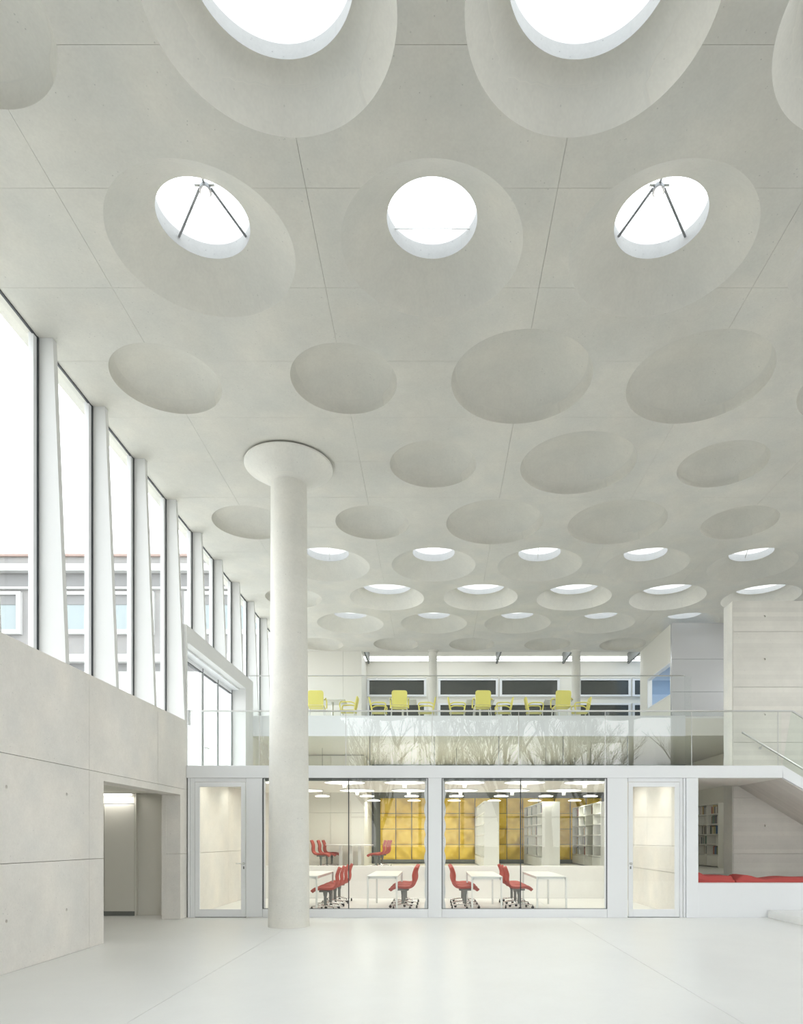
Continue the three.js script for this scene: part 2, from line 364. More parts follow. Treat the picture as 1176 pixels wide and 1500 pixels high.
// beam, piers and glazed doors at gallery level
{
  const b = struct('beam', 'white beam above the glazed gallery doors', 'beam');
  part('body', box(-4.93, XW, 5.04, 5.35, 12.5, 16.42), M.fin, b);
  part('groove', box(-4.90, XW - 0.16, 5.0, 5.04, 12.5, 16.35), M.white, b);
  const p = struct('pier', 'narrow white pier between concrete wall and gallery doors', 'pier');
  part('body', box(-4.93, XW, 3.59, 5.35, 12.447, 12.499), M.fin, p);
  part('foot', box(-4.93, XW, GAL, 3.589, 12.475, 12.5), M.fin, p);
  const q = struct('pier', 'white pier at the far end of the gallery doors', 'pier');
  part('body', box(-4.93, XW, GAL, 5.04, 16.35, 17), M.fin, q);
  part('head', box(-4.93, XW, 5.04, 5.35, 16.42, 17), M.fin, q);
  let n = 2;
  for (const [d0, d1] of [[12.5, 13.3], [13.3, 14.3], [14.3, 15.3], [15.3, 16.35]]) {
    const dr = struct('door_' + (++n), 'white framed glazed door opening from the gallery to the open air', 'door', 'gallery doors');
    part('frame', [box(-4.92, -4.86, GAL, 5.0, d0, d0 + 0.05), box(-4.92, -4.86, GAL, 5.0, d1 - 0.09, d1 - 0.02), box(-4.92, -4.86, GAL, GAL + 0.06, d0 + 0.05, d1 - 0.09), box(-4.92, -4.86, 4.92, 5.0, d0 + 0.05, d1 - 0.09)], M.white, dr);
    part('gasket', [box(-4.9, -4.852, GAL, 5.0, d1 - 0.02, d1), box(-4.9, -4.855, 4.9, 4.92, d0 + 0.05, d1 - 0.02)], M.dark, dr);
    part('pane', new THREE.PlaneGeometry(d1 - d0 - 0.1, 2.16).rotateY(Math.PI / 2).translate(-4.9, (GAL + 5.0) / 2, -(d0 + d1) / 2), M.glass, dr);
    if (n === 5) part('handle', [bar([-4.86, 3.35, -14.36], [-4.8, 3.35, -14.36], 0.01), bar([-4.8, 3.35, -14.36], [-4.8, 3.35, -14.5], 0.01)], M.steel, dr);
  }
}
// ---------------------------------------------------------------- column
{
  const c = thing('column', 'thick round concrete column with a flaring cone capital', 'column', [-2.4, 0, 11.22], 0, null, 'structure');
  part('shaft', lathe([[0.335, 0], [0.335, 0.002], [0.33, 0.6], [0.322, 2], [0.31, 3.6], [0.297, 5.4], [0.29, 7.235]], 64), M.column, c);
  part('capital', [lathe([[0.287, 7.237], [0.30, 7.26], [0.345, 7.30], [0.71, 7.525]], 96), lathe([[0.71, 7.525], [0.715, 7.532], [0.715, 7.55]], 96), lathe([[0.715, 7.55], [0.47, 7.55]], 96)], M.column, c);
  part('bearing', lathe([[0.48, 7.549], [0.48, HC]], 64), M.column, c);
}
// ---------------------------------------------------------------- library front
const fr = struct('wall_front', 'white panelled front of the glazed library below the gallery', 'wall');
{
  const Zf = 12.44, x = (p) => X(p, ZF), y = (p) => Y(p, ZF);
  const pn = (p0, p1, q0, q1, d0 = Zf, d1 = ZF) => part('panel', rbox(x(p0) + 0.002, x(p1) - 0.002, y(q1), y(q0), d0, d1, 0.004), M.white, fr);
  part('fascia', rbox(-4.525, 6.33, 2.545, GAL, 12.43, 12.5, 0.006), M.white, fr);
  pn(361.5, 385.5, 1140, 1343); pn(385.5, 627, 1331, 1343.6); pn(627, 647, 1140, 1343.6); pn(647, 888, 1331, 1343.6); pn(888, 918, 1140, 1343.6);
  pn(1003, 1021, 1140, 1343.6);
  part('low_panel', rbox(x(1020), RIGHT, 0, 0.63, 12.45, 12.6, 0.006), M.white, fr);
  part('gap_filler', [box(x(274), x(1021), 2.5, 2.6, 12.495, 12.56), box(x(274), x(276.5), 0, 2.545, 12.47, 12.5)], M.grey, fr);
  for (const [p0, p1, hang] of [[280, 361, 1], [919, 1001, -1]]) {
    const w = struct('door_' + (hang > 0 ? 1 : 2), hang > 0 ? 'white framed glass door beside the square concrete opening' : 'white framed glass door beside the red cushions', 'door');
    const a = x(p0), b = x(p1), L = hang > 0 ? [a + 0.085, b] : [a, b - 0.09];
    part('jamb', hang > 0 ? [rbox(a - 0.045, a - 0.003, 0, 2.545, 12.45, 12.5, 0.004), rbox(a, a + 0.08, 0, 2.545, 12.46, 12.5, 0.004), rbox(a + 0.08, b, 2.475, 2.545, 12.46, 12.5, 0.004)]
      : [rbox(b - 0.085, b - 0.03, 0, 2.545, 12.46, 12.5, 0.004), rbox(b - 0.02, b + 0.02, 0, 2.545, 12.45, 12.5, 0.004), rbox(a, b - 0.085, 2.475, 2.545, 12.46, 12.5, 0.004)], M.white, w);
    const s = 0.085, g0 = L[0] + s, g1 = L[1] - s;
    const leaf = part('leaf', [rbox(L[0] + 0.006, g0, 0.012, 2.468, 12.445, 12.49, 0.004), rbox(g1, L[1] - 0.004, 0.012, 2.468, 12.445, 12.49, 0.004), rbox(g0, g1, 0.012, 0.15, 12.445, 12.49, 0.004), rbox(g0, g1, 2.385, 2.468, 12.445, 12.49, 0.004)], M.white, w);
    part('pane', new THREE.PlaneGeometry(g1 - g0 + 0.01, 2.24).translate((g0 + g1) / 2, 1.27, -12.47), M.glass, leaf);
    const hx = hang > 0 ? L[1] - 0.035 : L[0] + 0.04, dir = hang > 0 ? -1 : 1;
    part('handle', [new THREE.CylinderGeometry(0.024, 0.024, 0.012, 20).rotateX(Math.PI / 2).translate(hx, 0.985, -12.44), bar([hx, 0.985, -12.44], [hx, 0.985, -12.38], 0.01), ...(hang > 0 ? [bar([hx, 0.985, -12.385], [hx + dir * 0.13, 0.99, -12.385], 0.009)] : [new THREE.SphereGeometry(0.024, 16, 10).translate(hx, 0.985, -12.39)])], M.steel, leaf);
    part('keyhole', rbox(hx - 0.012, hx + 0.012, 0.885, 0.935, 12.436, 12.446, 0.004), M.grey, leaf);
    part('threshold', box(L[0], L[1], 0, 0.012, 12.46, 12.5), M.grey, w);
  }
  let k = 40;
  for (const [p0, pm, p1] of [[386, 511, 627], [647, 762, 888]]) {
    const w = struct('window_' + (++k), p0 < 500 ? 'wide library window beside the thick column' : 'wide library window in front of the white bookshelves', 'window');
    const a = x(p0), m = x(pm), b = x(p1), t = y(1140), u = y(1331);
    part('frame', [box(a, a + 0.03, u, t, 12.46, 12.54), box(b - 0.03, b, u, t, 12.46, 12.54)], M.white, w);
    part('gasket', [box(a - 0.004, a + 0.012, u, t, 12.445, 12.462), box(b - 0.012, b + 0.004, u, t, 12.445, 12.462), box(a + 0.012, b - 0.012, t - 0.01, t + 0.002, 12.445, 12.46), box(a + 0.012, b - 0.012, u, u + 0.01, 12.445, 12.46), box(m - 0.009, m + 0.009, u + 0.01, t - 0.01, 12.461, 12.477)], M.dark, w);
    for (const [c, d] of [[a, m], [m, b]]) part('pane', new THREE.PlaneGeometry(d - c - 0.01, t - u).translate((c + d) / 2, (t + u) / 2, -12.469), M.glass, w);
  }
}
// gallery slab and front railing
{
  const s = struct('gallery_floor', 'slab of the gallery above the library with a plain pale underside', 'floor');
  part('slab', box(-4.86, 6.34, 2.6, GAL - 0.05, 12.5, 17), M.plaster, s); part('paving', box(-4.86, 6.34, GAL - 0.05, GAL, 12.5, 17), M.floor, s);
  part('edge_soffit', box(4.8, 6.34, 2.545, 2.6, 12.5, 14.3), M.plaster, s);
  const r = thing('glass_railing', 'frameless glass railing with a thin metal handrail above the library front', 'railing', [0, GAL, 12.54]);
  const js = [X(277, ZF), ...[379, 506, 633, 760, 887, 1014, 1141].map((p) => X(p, ZF)), 6.37];
  for (let i = 0; i + 1 < js.length; i++) part('pane', new THREE.PlaneGeometry(js[i + 1] - js[i] - 0.012, 1.0).translate((js[i] + js[i + 1]) / 2, 0.5, 0), M.rail, r);
  for (let i = 1; i + 1 < js.length; i++) part('joint', box(js[i] - 0.005, js[i] + 0.005, 0, 1.0, -0.004, 0.004), M.steel, r);
  part('handrail', box(js[0], 6.56, 1.0, 1.026, -0.02, 0.02), M.steel, r);
  part('end_post', box(js[0] - 0.03, js[0], 0.75, 1.03, -0.03, 0.03), M.white, r);
  part('sloping_pane', prism([[6.38, 0], [6.545, 1.0], [8.4, -0.12], [8.4, -1.22]], -0.004, 0.004), M.rail, r);
  part('sloping_handrail', prism([[6.555, 1.0], [6.555, 1.026], [8.4, -0.09], [8.4, -0.116]], -0.02, 0.02), M.steel, r);
}
// stair, core wall, landing
{
  const st = thing('staircase', 'straight stair going down beside the concrete core wall', 'stairs', [6.34, 0, 12.5], 0, null, 'structure');
  const sl = 0.605, L = 4.6;
  part('stringer', prism([[0, 2.545], [-0.015, GAL], [0, GAL], [L, GAL - sl * L], [L, 2.545 - sl * L - 0.02]].map(([a, b]) => [a, Math.max(b, 0)]), -0.07, 0), M.white, st);
  part('soffit', prism([[0, 2.545], [0, 2.62], [4.3, 2.62 - sl * 4.3], [4.21, 2.545 - sl * 4.21]].map(([a, b]) => [a, Math.max(0, b)]), 0, 1.79), M.core, st);
  const n = 16, rise = GAL / n, run = rise / sl;
  for (let k = 1; k < n; k++) part('step', box((k - 1) * run, k * run, Math.max(0, GAL - k * rise - 0.03), GAL - k * rise, 0.001, 1.79), M.wall, st);
  const c = struct('wall_core', 'tall board-marked concrete wall rising beside the stair', 'wall'), g = 0.003, top = 6.42;
  const ys = [0, 1.13, 2.295, 3.46, 4.62, 5.78, top], xs = [6.25, 8.9, RIGHT];
  for (let i = 0; i + 1 < xs.length; i++) for (let j = 0; j + 1 < ys.length; j++) {
    const b = box(xs[i] + (i ? g : 0), xs[i + 1] - (i ? 0 : g), ys[j] + (j ? g : 0), ys[j + 1] - (j < 5 ? g : 0), 14.3, 14.4);
    const h = i || j === 0 ? [] : [[6.9, (ys[j] + ys[j + 1]) / 2]];
    part('panel', h.length ? cut(b, h.map(([hx, hy]) => new THREE.CylinderGeometry(0.02, 0.025, 0.06, 16).rotateX(Math.PI / 2).translate(hx, hy, -14.3))) : b, M.core, c);
  }
  part('core', box(6.252, RIGHT, 0, top - 0.002, 14.398, 14.74), M.core, c);
  part('edge_strip', box(6.235, 6.26, 0.6, top, 14.32, 14.75), M.column, c);
  const h = thing('handrail', 'round metal handrail bracketed to the concrete core wall', 'handrail', [6.41, 3.65, 14.22]);
  const k = 0.605;
  part('rail', [bar([0, 0, 0], [1.6, -k * 1.6, 0], 0.021, 12), new THREE.SphereGeometry(0.021, 12, 8)], M.steel, h);
  for (const a of [0.4, 1.4]) part('bracket', [bar([a, -k * a, 0], [a, -k * a - 0.07, -0.02], 0.009), bar([a, -k * a - 0.07, -0.02], [a, -k * a - 0.07, -0.078], 0.009), new THREE.CylinderGeometry(0.03, 0.03, 0.008, 16).rotateX(Math.PI / 2).translate(a, -k * a - 0.07, -0.076)], M.steel, h);
  solo('landing_step', rbox(6.06, RIGHT, 0, 0.136, 7.5, 12.44, 0.008), M.floor, 'low white landing step in front of the low white wall', 'step', null, 'structure');
}
// raised rear floor of the library and its walls
{
  const s = struct('floor_library', 'raised pale floor at the back of the library with white upstand', 'floor');
  part('upstand', rbox(-4.57, 4.53, 0, 0.79, 16.5, 16.62, 0.01), M.floor, s);
  part('platform', [box(-4.6, RIGHT, 0, 0.6, 16.62, 23.5), box(4.8, 6.25, 0, 0.6, 12.62, 16.62), box(6.25, RIGHT, 0, 0.6, 12.62, 14.3)], M.floor, s);
  const w = struct('wall_rear', 'rear library wall of yellow cushion-like panels on a grey backing', 'wall');
  part('backing', [box(-4.95, RIGHT, 0, 4.0, 23.5, 23.7)], M.grey, w);
  part('plinth', box(X(556.6, 23.5), 8.6, 0.65, 0.74, 23.44, 23.5), M.grey, w);
  const geos = [];
  for (let v = 0; v < 4; v++) {
    const g = new THREE.PlaneGeometry(0.52, 0.515, 10, 10), p = g.attributes.position, bx = rr(-0.1, 0.1), by = rr(-0.1, 0.1), ph = rr(0, 6);
    for (let i = 0; i < p.count; i++) {
      const a = p.getX(i), b = p.getY(i), e = Math.min(1, Math.min(0.265 - Math.abs(a), 0.265 - Math.abs(b)) / 0.05);
      p.setZ(i, e * (0.04 + 0.13 * Math.exp(-((a - bx) ** 2 + (b - by) ** 2) / 0.018) + 0.045 * Math.sin(11 * a + ph) * Math.cos(8 * b + ph)));
    }
    g.computeVertexNormals(); const q = geoOf(g); q.userData.ready = true; geos.push(q);
  }
  for (let c = 0; c < 14; c++) for (let r = 0; r < 4; r++) {
    const m = part('panel', geos[Math.floor(rnd() * 4)], M.yellowPanel[Math.floor(rnd() * 3)], w);
    m.position.set(X(556.6, 23.5) + 0.545 * (c + 0.5), Y(1259.7, 23.5) + 0.533 * (r + 0.5), -23.47); m.rotation.z = Math.floor(rnd() * 4) * Math.PI / 2;
  }
  const l = struct('wall_partition', 'cream partition wall behind the rear table in the library', 'wall');
  for (const [a, b] of [[-4.6, -3.2], [-3.194, -2.17]]) { part('panel', box(a, b, 0.6, 2.24, 20.9, 21.0), M.plaster, l); part('panel', box(a, b, 2.246, 4.0, 20.9, 21.0), M.plaster, l); }
  part('return', box(-2.3, -2.17, 0.6, 4.0, 21.0, 23.5), M.plaster, l);
  const d = struct('door_8', 'dark grey flush door in the rear library wall next to the yellow panels', 'door');
  part('leaf', rbox(-2.1, -1.95, 0.62, 3.2, 23.46, 23.5, 0.004), M.grey, d);
  part('frame', box(-2.17, -2.11, 0.6, 3.2, 23.45, 23.5), M.dark, d);
  const r = struct('wall_library_far_side', 'plain pale wall behind the bookshelf past the red cushions', 'wall');
  part('body', box(8.62, 8.8, 0.6, 4.0, 14.74, 23.5), M.plaster, r);
}
// clerestory and terrace
{
  const t = struct('terrace_floor', 'upper terrace slab with a white front edge', 'floor');
  part('slab', box(-4.66, RIGHT, 4.02, TER - 0.06, 17.05, 24.2), M.plaster, t); part('paving', box(-4.66, RIGHT, TER - 0.06, TER - 0.01, 17.05, 24.2), M.floor, t);
  part('edge', rbox(-4.66, 6.24, 4.0, TER, 17, 17.06, 0.006), M.white, t);
  const js = [-4.66, ...[447, 541.5, 636, 730.5, 825, 919.5, 1014].map((p) => X(p, 17)), 6.24];
  const w = struct('window_50', 'long strip of internal glazing below the white terrace edge', 'window');
  for (let i = 0; i + 1 < js.length; i++) part('pane', new THREE.PlaneGeometry(js[i + 1] - js[i] - 0.01, 4.0 - GAL).translate((js[i] + js[i + 1]) / 2, (4 + GAL) / 2, -17.03), M.rail, w);
  for (let i = 1; i + 1 < js.length; i++) part('joint', box(js[i] - 0.008, js[i] + 0.008, GAL, 4.0, 17.02, 17.04), M.grey, w);
  part('sill', box(-4.66, 6.24, GAL, GAL + 0.04, 17, 17.06), M.white, w);
  const r = thing('glass_railing', 'frameless glass railing along the edge of the terrace with yellow chairs', 'railing', [0, TER, 17.08]);
  for (let i = 0; i + 1 < js.length; i++) part('pane', new THREE.PlaneGeometry(js[i + 1] - js[i] - 0.012, 1.0).translate((js[i] + js[i + 1]) / 2, 0.5, 0), M.glass, r);
  part('handrail', box(-4.66, 6.24, 1.0, 1.022, -0.02, 0.02), M.steel, r);
  part('end_post', box(-4.66, -4.63, 0, 1.0, -0.015, 0.015), M.white, r);
  // rear wall of the terrace
  const b = struct('wall_terrace', 'cream wall behind the terrace holding dark windows', 'wall');
  const Zb = 24, py = (p) => Y(p, Zb), px = (p) => X(p, Zb);
  part('upper', box(-2.6, RIGHT, py(993), py(968.5), 24, 24.2), M.plaster, b);
  const panes = [[541, 621], [645, 726], [735, 816], [850, 920], [929, 1000]];
  let prev = -2.6; for (const [p0, p1] of [...panes, [1300, 1300]]) { const a = Math.min(px(p0) - 0.08, RIGHT); if (a > prev) part('pillar', box(prev, a, TER, py(993), 24.01, 24.2), M.plaster, b); if (p1 < 1200) part('transom', box(a, px(p1) + 0.08, py(1033) + 0.05, py(1018) - 0.05, 24.01, 24.2), M.plaster, b); prev = px(p1) + 0.08; }
  let n = 50;
  for (const [p0, p1] of panes) {
    const g = struct('window_' + (++n), 'dark window with cream frame behind the yellow chairs', 'window', 'dark terrace windows');
    const a = px(p0), c = px(p1);
    const fr4 = (y0, y1) => [box(a - 0.08, a, y0 - 0.06, y1 + 0.06, 23.94, 24.06), box(c, c + 0.08, y0 - 0.06, y1 + 0.06, 23.94, 24.06), box(a, c, y1, y1 + 0.06, 23.94, 24.06), box(a, c, y0 - 0.06, y0, 23.94, 24.06)];
    part('frame', fr4(py(1018), py(997)), M.white, g); part('pane', box(a, c, py(1018), py(997), 23.98, 24.02), M.darkGlass, g);
    part('frame', fr4(TER + 0.08, py(1033)), M.white, g); part('pane', box(a, c, TER + 0.08, py(1033), 23.98, 24.02), M.darkGlass, g);
  }
  const l = struct('wall_terrace_side', 'plain pale wall at the window end of the terrace', 'wall');
  for (const [a, c] of [[-4.86, -3.0], [-2.996, -2.4]]) part('panel', box(a, c, TER, HC - 0.001, 22.3, 24.2), M.plaster, l);
  // strip window, roof edge and added roof glazing behind the concrete ceiling
  const s = struct('window_60', 'thin strip window under the roof edge above the dark terrace windows', 'window');
  part('pane', new THREE.PlaneGeometry(RIGHT + 2.4, 0.26).translate((RIGHT - 2.4) / 2, py(963), -24.1), M.glass, s);
  part('bar', box(-2.4, RIGHT, py(965.3), py(964.3), 24.08, 24.12), M.grey, s);
  const rf = struct('roof_edge', 'flat roof strip on slanting brackets behind the concrete ceiling', 'roof');
  part('deck', box(-4.9, RIGHT, 7.97, 8.1, 23.2, 24.4), M.plaster, rf);
  part('deck', box(-4.9, -2.42, 7.97, 8.1, 22.38, 23.2), M.plaster, rf);
  part('added_rooflight', new THREE.PlaneGeometry(RIGHT + 2.42, 0.82).rotateX(Math.PI / 2).translate((RIGHT - 2.42) / 2, 8.05, -22.79), M.glass, rf);  // glazing hidden from the eye, added to brighten the terrace
  for (const p of [532, 732.5, 836.6, 938.6]) part('rafter', box(X(p, 22.4), X(p, 22.4) + 0.06, 7.6, 7.968, 22.41, 23.98), M.grey, rf);
  // columns at the terrace
  for (const x of [-0.07, 4.6]) {
    const c = thing('slender_column', x < 1 ? 'slender round white column between the first two dark terrace windows' : 'slender round white column beside the yellow chair farthest from the window wall', 'column', [x, TER, 22.25], 0, null, 'structure');
    part('shaft', lathe([[0.14, 0], [0.14, HC - TER - 0.05]], 32), M.column, c);
    part('collar', lathe([[0.15, HC - TER - 0.05], [0.17, HC - TER - 0.02], [0.17, HC - TER]], 32), M.column, c);
  }
  // panelled room on the right of the terrace
  const q = struct('wall_terrace_room', 'satin panelled room box reaching the ceiling beside the terrace', 'wall'), x0 = 6.73;
  for (const [y0, y1] of [[TER, 5.62], [5.626, 6.55], [6.556, HC - 0.001]]) for (const [a, c] of [[x0, 8.6], [8.606, RIGHT]]) part('panel', box(a, c, y0, y1, 19.4, 19.5), M.gloss, q);
  part('cheek', [box(x0, x0 + 0.12, TER, 5.55, 19.5, 22.4), box(x0, x0 + 0.12, 6.5, HC - 0.001, 19.5, 22.4), box(x0, x0 + 0.12, 5.55, 6.5, 21.6, 22.4), box(x0, x0 + 0.12, 5.55, 6.5, 19.5, 19.54)], M.plaster, q);
  part('lining', [box(x0 + 1.8, x0 + 1.9, TER, HC - 0.002, 19.5, 23.9), box(x0 + 0.12, x0 + 1.9, TER, HC - 0.002, 22.4, 22.5)], M.blue, q);
  const v = struct('window_61', 'clear window in the cheek of the panelled terrace room showing blue inside', 'window');
  part('frame', [box(x0 - 0.01, x0 + 0.13, 6.47, 6.5, 19.54, 21.6), box(x0 - 0.01, x0 + 0.13, 5.55, 5.58, 19.54, 21.6), box(x0 - 0.01, x0 + 0.13, 5.55, 6.5, 21.57, 21.6)], M.white, v);
  part('pane', new THREE.PlaneGeometry(2.04, 0.94).rotateY(Math.PI / 2).translate(x0 + 0.06, 6.03, -20.57), M.glass, v);
  const lt = thing('tube_light', 'slim bright tube light inside the blue terrace room', 'lamp', [7.5, 6.95, 20.6]);
  part('housing', box(-0.06, 0.06, 0, 0.04, -0.9, 0.9), M.white, lt); part('tube', rbox(-0.045, 0.045, -0.05, 0, -0.88, 0.88, 0.02), M.lamp, lt);
  for (const z of [-0.6, 0.6]) part('hanger', bar([0, 0.04, z], [0, HC - 6.95, z], 0.006), M.steel, lt);
  const a = new THREE.RectAreaLight(lin(1, 0.98, 0.95), 40, 0.09, 1.76); a.position.set(0, -0.055, 0); a.rotation.x = -Math.PI / 2; lt.add(a);
}
// hall right wall, and the glazed front behind the eye with its fins
{
  const w = struct('wall_right', 'plain pale wall on the far side of the stair', 'wall');
  part('body', box(RIGHT, RIGHT + 0.3, 0, 3.59, BACKZ, 24.2), M.wall, w);
  part('upper', box(RIGHT, RIGHT + 0.3, 3.59, HC + 0.034, 17, 24.2), M.wall, w); part('upper', box(RIGHT, RIGHT + 0.3, 3.59, HC + 0.034, BACKZ, 5.25), M.wall, w);
  for (let k = 0, d = 5.25; d < 16.9; k++, d += 2.35) {  // unseen windows added to let more daylight into the hall
    const g = struct('window_' + (80 + k), 'added unseen window for more daylight above the wall on the far side of the stair', 'window', 'added windows past the stair');
    part('frame', [box(RIGHT, RIGHT + 0.3, 3.59, HC, d, d + 0.09), box(RIGHT + 0.1, RIGHT + 0.2, 3.59, 3.66, d, d + 2.35), box(RIGHT + 0.1, RIGHT + 0.2, HC - 0.05, HC, d, d + 2.35)], M.white, g);
    part('pane', new THREE.PlaneGeometry(2.26, HC - 3.7).rotateY(-Math.PI / 2).translate(RIGHT + 0.15, (HC + 3.61) / 2, -(d + 1.22)), M.glass, g);
  }
  for (let k = 0, x = XG; x < RIGHT - 0.2; k++, x += 2.1) {
    const x1 = Math.min(x + 2.1, RIGHT);
    const f = part(numbered('rear_fin'), box(x1 - 0.14, x1, 0, HC, BACKZ - 0.1, BACKZ + 0.3), M.fin, scene);
    tag(f, 'white fin of the glazed entrance front facing the trees', 'fin', 'entrance front fins', 'structure');
    const g = struct('window_' + (70 + k), 'tall clear pane of the glazed entrance front facing the trees', 'window', 'entrance front windows');
    part('frame', [box(x, x1, 0, 0.08, BACKZ - 0.05, BACKZ + 0.05), box(x, x1, 2.5, 2.58, BACKZ - 0.05, BACKZ + 0.05), box(x, x1, HC - 0.06, HC, BACKZ - 0.05, BACKZ + 0.05)], M.white, g);
    part('pane', new THREE.PlaneGeometry(x1 - x, HC).translate((x + x1) / 2, HC / 2, -BACKZ), M.glass, g);
  }
}
// ---------------------------------------------------------------- library furniture
function makeRedChair() {
  const t = thing('swivel_chair', '', 'chair');
  const path = [[-0.30, 0.86], [-0.275, 0.80], [-0.245, 0.70], [-0.25, 0.60], [-0.235, 0.52], [-0.18, 0.455], [-0.08, 0.435], [0.04, 0.44], [0.14, 0.435], [0.22, 0.405], [0.26, 0.375]];
  const cv = new THREE.CatmullRomCurve3(path.map(([x, y]) => new THREE.Vector3(x, y, 0)));
  const strip = (u0, u1, wf, nU = 14, nV = 12) => {
    const pos = [], idx = [];
    for (let s = 0; s < 2; s++) for (let i = 0; i <= nU; i++) {
      const u = u0 + (u1 - u0) * i / nU, p = cv.getPoint(u), tg = cv.getTangent(u), nx = -tg.y, ny = tg.x, w = wf(u) / 2;
      for (let j = 0; j <= nV; j++) {
        const v = j / nV * 2 - 1, edge = Math.sqrt(Math.max(0, 1 - Math.pow(Math.abs(v), 4)));
        const th = (s ? -1 : 1) * 0.026 * edge, cup = 0.03 * v * v + 0.005 * Math.cos(v * 9.4);
        pos.push(p.x + nx * (th + cup), p.y + ny * (th + cup), v * w);
      }
    }
    const S = (nU + 1) * (nV + 1), id = (s, i, j) => s * S + i * (nV + 1) + j;
    for (let i = 0; i < nU; i++) for (let j = 0; j < nV; j++) { idx.push(id(0, i, j), id(0, i, j + 1), id(0, i + 1, j), id(0, i, j + 1), id(0, i + 1, j + 1), id(0, i + 1, j)); idx.push(id(1, i, j), id(1, i + 1, j), id(1, i, j + 1), id(1, i, j + 1), id(1, i + 1, j), id(1, i + 1, j + 1)); }
    for (const i of [0, nU]) for (let j = 0; j < nV; j++) idx.push(id(0, i, j), id(1, i, j), id(0, i, j + 1), id(0, i, j + 1), id(1, i, j), id(1, i, j + 1));
    const g = new THREE.BufferGeometry(); g.setAttribute('position', new THREE.Float32BufferAttribute(pos, 3)); g.setIndex(idx); g.computeVertexNormals(); return g;
  };
  const back = (u) => 0.42 - 0.1 * Math.pow(Math.max(0, 1 - u / 0.1), 2), seat = (u) => 0.44 - 0.1 * Math.pow(Math.max(0, (u - 0.85) / 0.15), 2);
  part('backrest', strip(0, 0.5, back), M.red, t); part('seat', strip(0.5, 1, seat), M.red, t);
  part('post', [new THREE.CylinderGeometry(0.03, 0.03, 0.2, 12).translate(0, 0.19, 0), new THREE.CylinderGeometry(0.05, 0.035, 0.1, 12).translate(0, 0.335, 0), rbox(-0.12, 0.12, 0.37, 0.41, -0.08, 0.08, 0.01)], M.grey, t);
  for (let k = 0; k < 5; k++) {
    const a = k / 5 * Math.PI * 2 + 0.3, c = Math.cos(a), s = Math.sin(a);
    part('leg', bar([0, 0.1, 0], [0.29 * c, 0.075, 0.29 * s], 0.017, 8, 0.012), M.chrome, t);
    part('castor', [new THREE.CylinderGeometry(0.028, 0.028, 0.022, 12).rotateX(Math.PI / 2).rotateY(-a + 1).translate(0.29 * c, 0.028, 0.29 * s), bar([0.29 * c, 0.04, 0.29 * s], [0.29 * c, 0.08, 0.29 * s], 0.008)], M.black, t);
  }
  return t;
}
const red0 = makeRedChair();
let redUsed = false;
function redChair(x, y, d, turn, label, group) {
  if (!redUsed) { redUsed = true; red0.position.set(x, y, -d); red0.rotation.y = turn; red0.userData.label = label; red0.userData.group = group; return red0; }
  return dup(red0, [x, y, d], turn, label, group);
}
function table(x0, x1, d0, d1, h, label) {
  const t = thing('library_table', label, 'table', [(x0 + x1) / 2, 0, (d0 + d1) / 2], 0);
  const w = (x1 - x0) / 2, l = (d1 - d0) / 2;
  part('table_top', rbox(-w, w, h - 0.022, h, -l, l, 0.004), M.table, t);
  part('apron', [box(-w + 0.03, w - 0.03, h - 0.06, h - 0.022, -l + 0.03, -l + 0.05), box(-w + 0.03, w - 0.03, h - 0.06, h - 0.022, l - 0.05, l - 0.03), box(-w + 0.03, -w + 0.05, h - 0.06, h - 0.022, -l + 0.03, l - 0.03), box(w - 0.05, w - 0.03, h - 0.06, h - 0.022, -l + 0.03, l - 0.03)], M.table, t);
  for (const [a, b] of [[-1, -1], [1, -1], [-1, 1], [1, 1]]) part('leg', rbox(a * (w - 0.02) - 0.018, a * (w - 0.02) + 0.018, 0, h - 0.022, b * (l - 0.02) - 0.018, b * (l - 0.02) + 0.018, 0.004), b < 0 ? M.table : M.steel, t);
  return t;
}
const LT = Math.PI, RT = 0;    // chairs face +x when not turned
table(-2.87, -2.27, 13.2, 15.3, 0.72, 'long white table half hidden by the thick column');
table(-1.32, -0.72, 13.2, 15.3, 0.72, 'long white table with red chairs, on the column side of the wavy post');
table(0.69, 1.29, 13.0, 15.1, 0.72, 'long white table with red chairs, just right of the wavy post');
table(1.93, 2.52, 13.0, 15.1, 0.72, 'long white table with red chairs, in front of the tall shelf end panels');
[13.7, 14.37, 15.04, 15.71].forEach((d) => redChair(-2.2, 0, d, LT + 0.1, 'red swivel chair at the long table half hidden by the column', 'chairs at the table by the column'));
[14.1, 14.77, 15.44].forEach((d) => redChair(-0.66, 0, d, LT - 0.08, 'red swivel chair pushed to the table on the column side of the wavy post', 'chairs before the wavy post'));
[14.1, 14.77, 15.44].forEach((d) => redChair(0.62, 0, d, RT + 0.08, 'red swivel chair pushed to the table just right of the wavy post', 'chairs past the wavy post'));
[14.15, 14.82, 15.49].forEach((d) => redChair(1.74, 0, d, RT - 0.06, 'red swivel chair at the table in front of the shelf end panels', 'chairs before the shelf panels'));
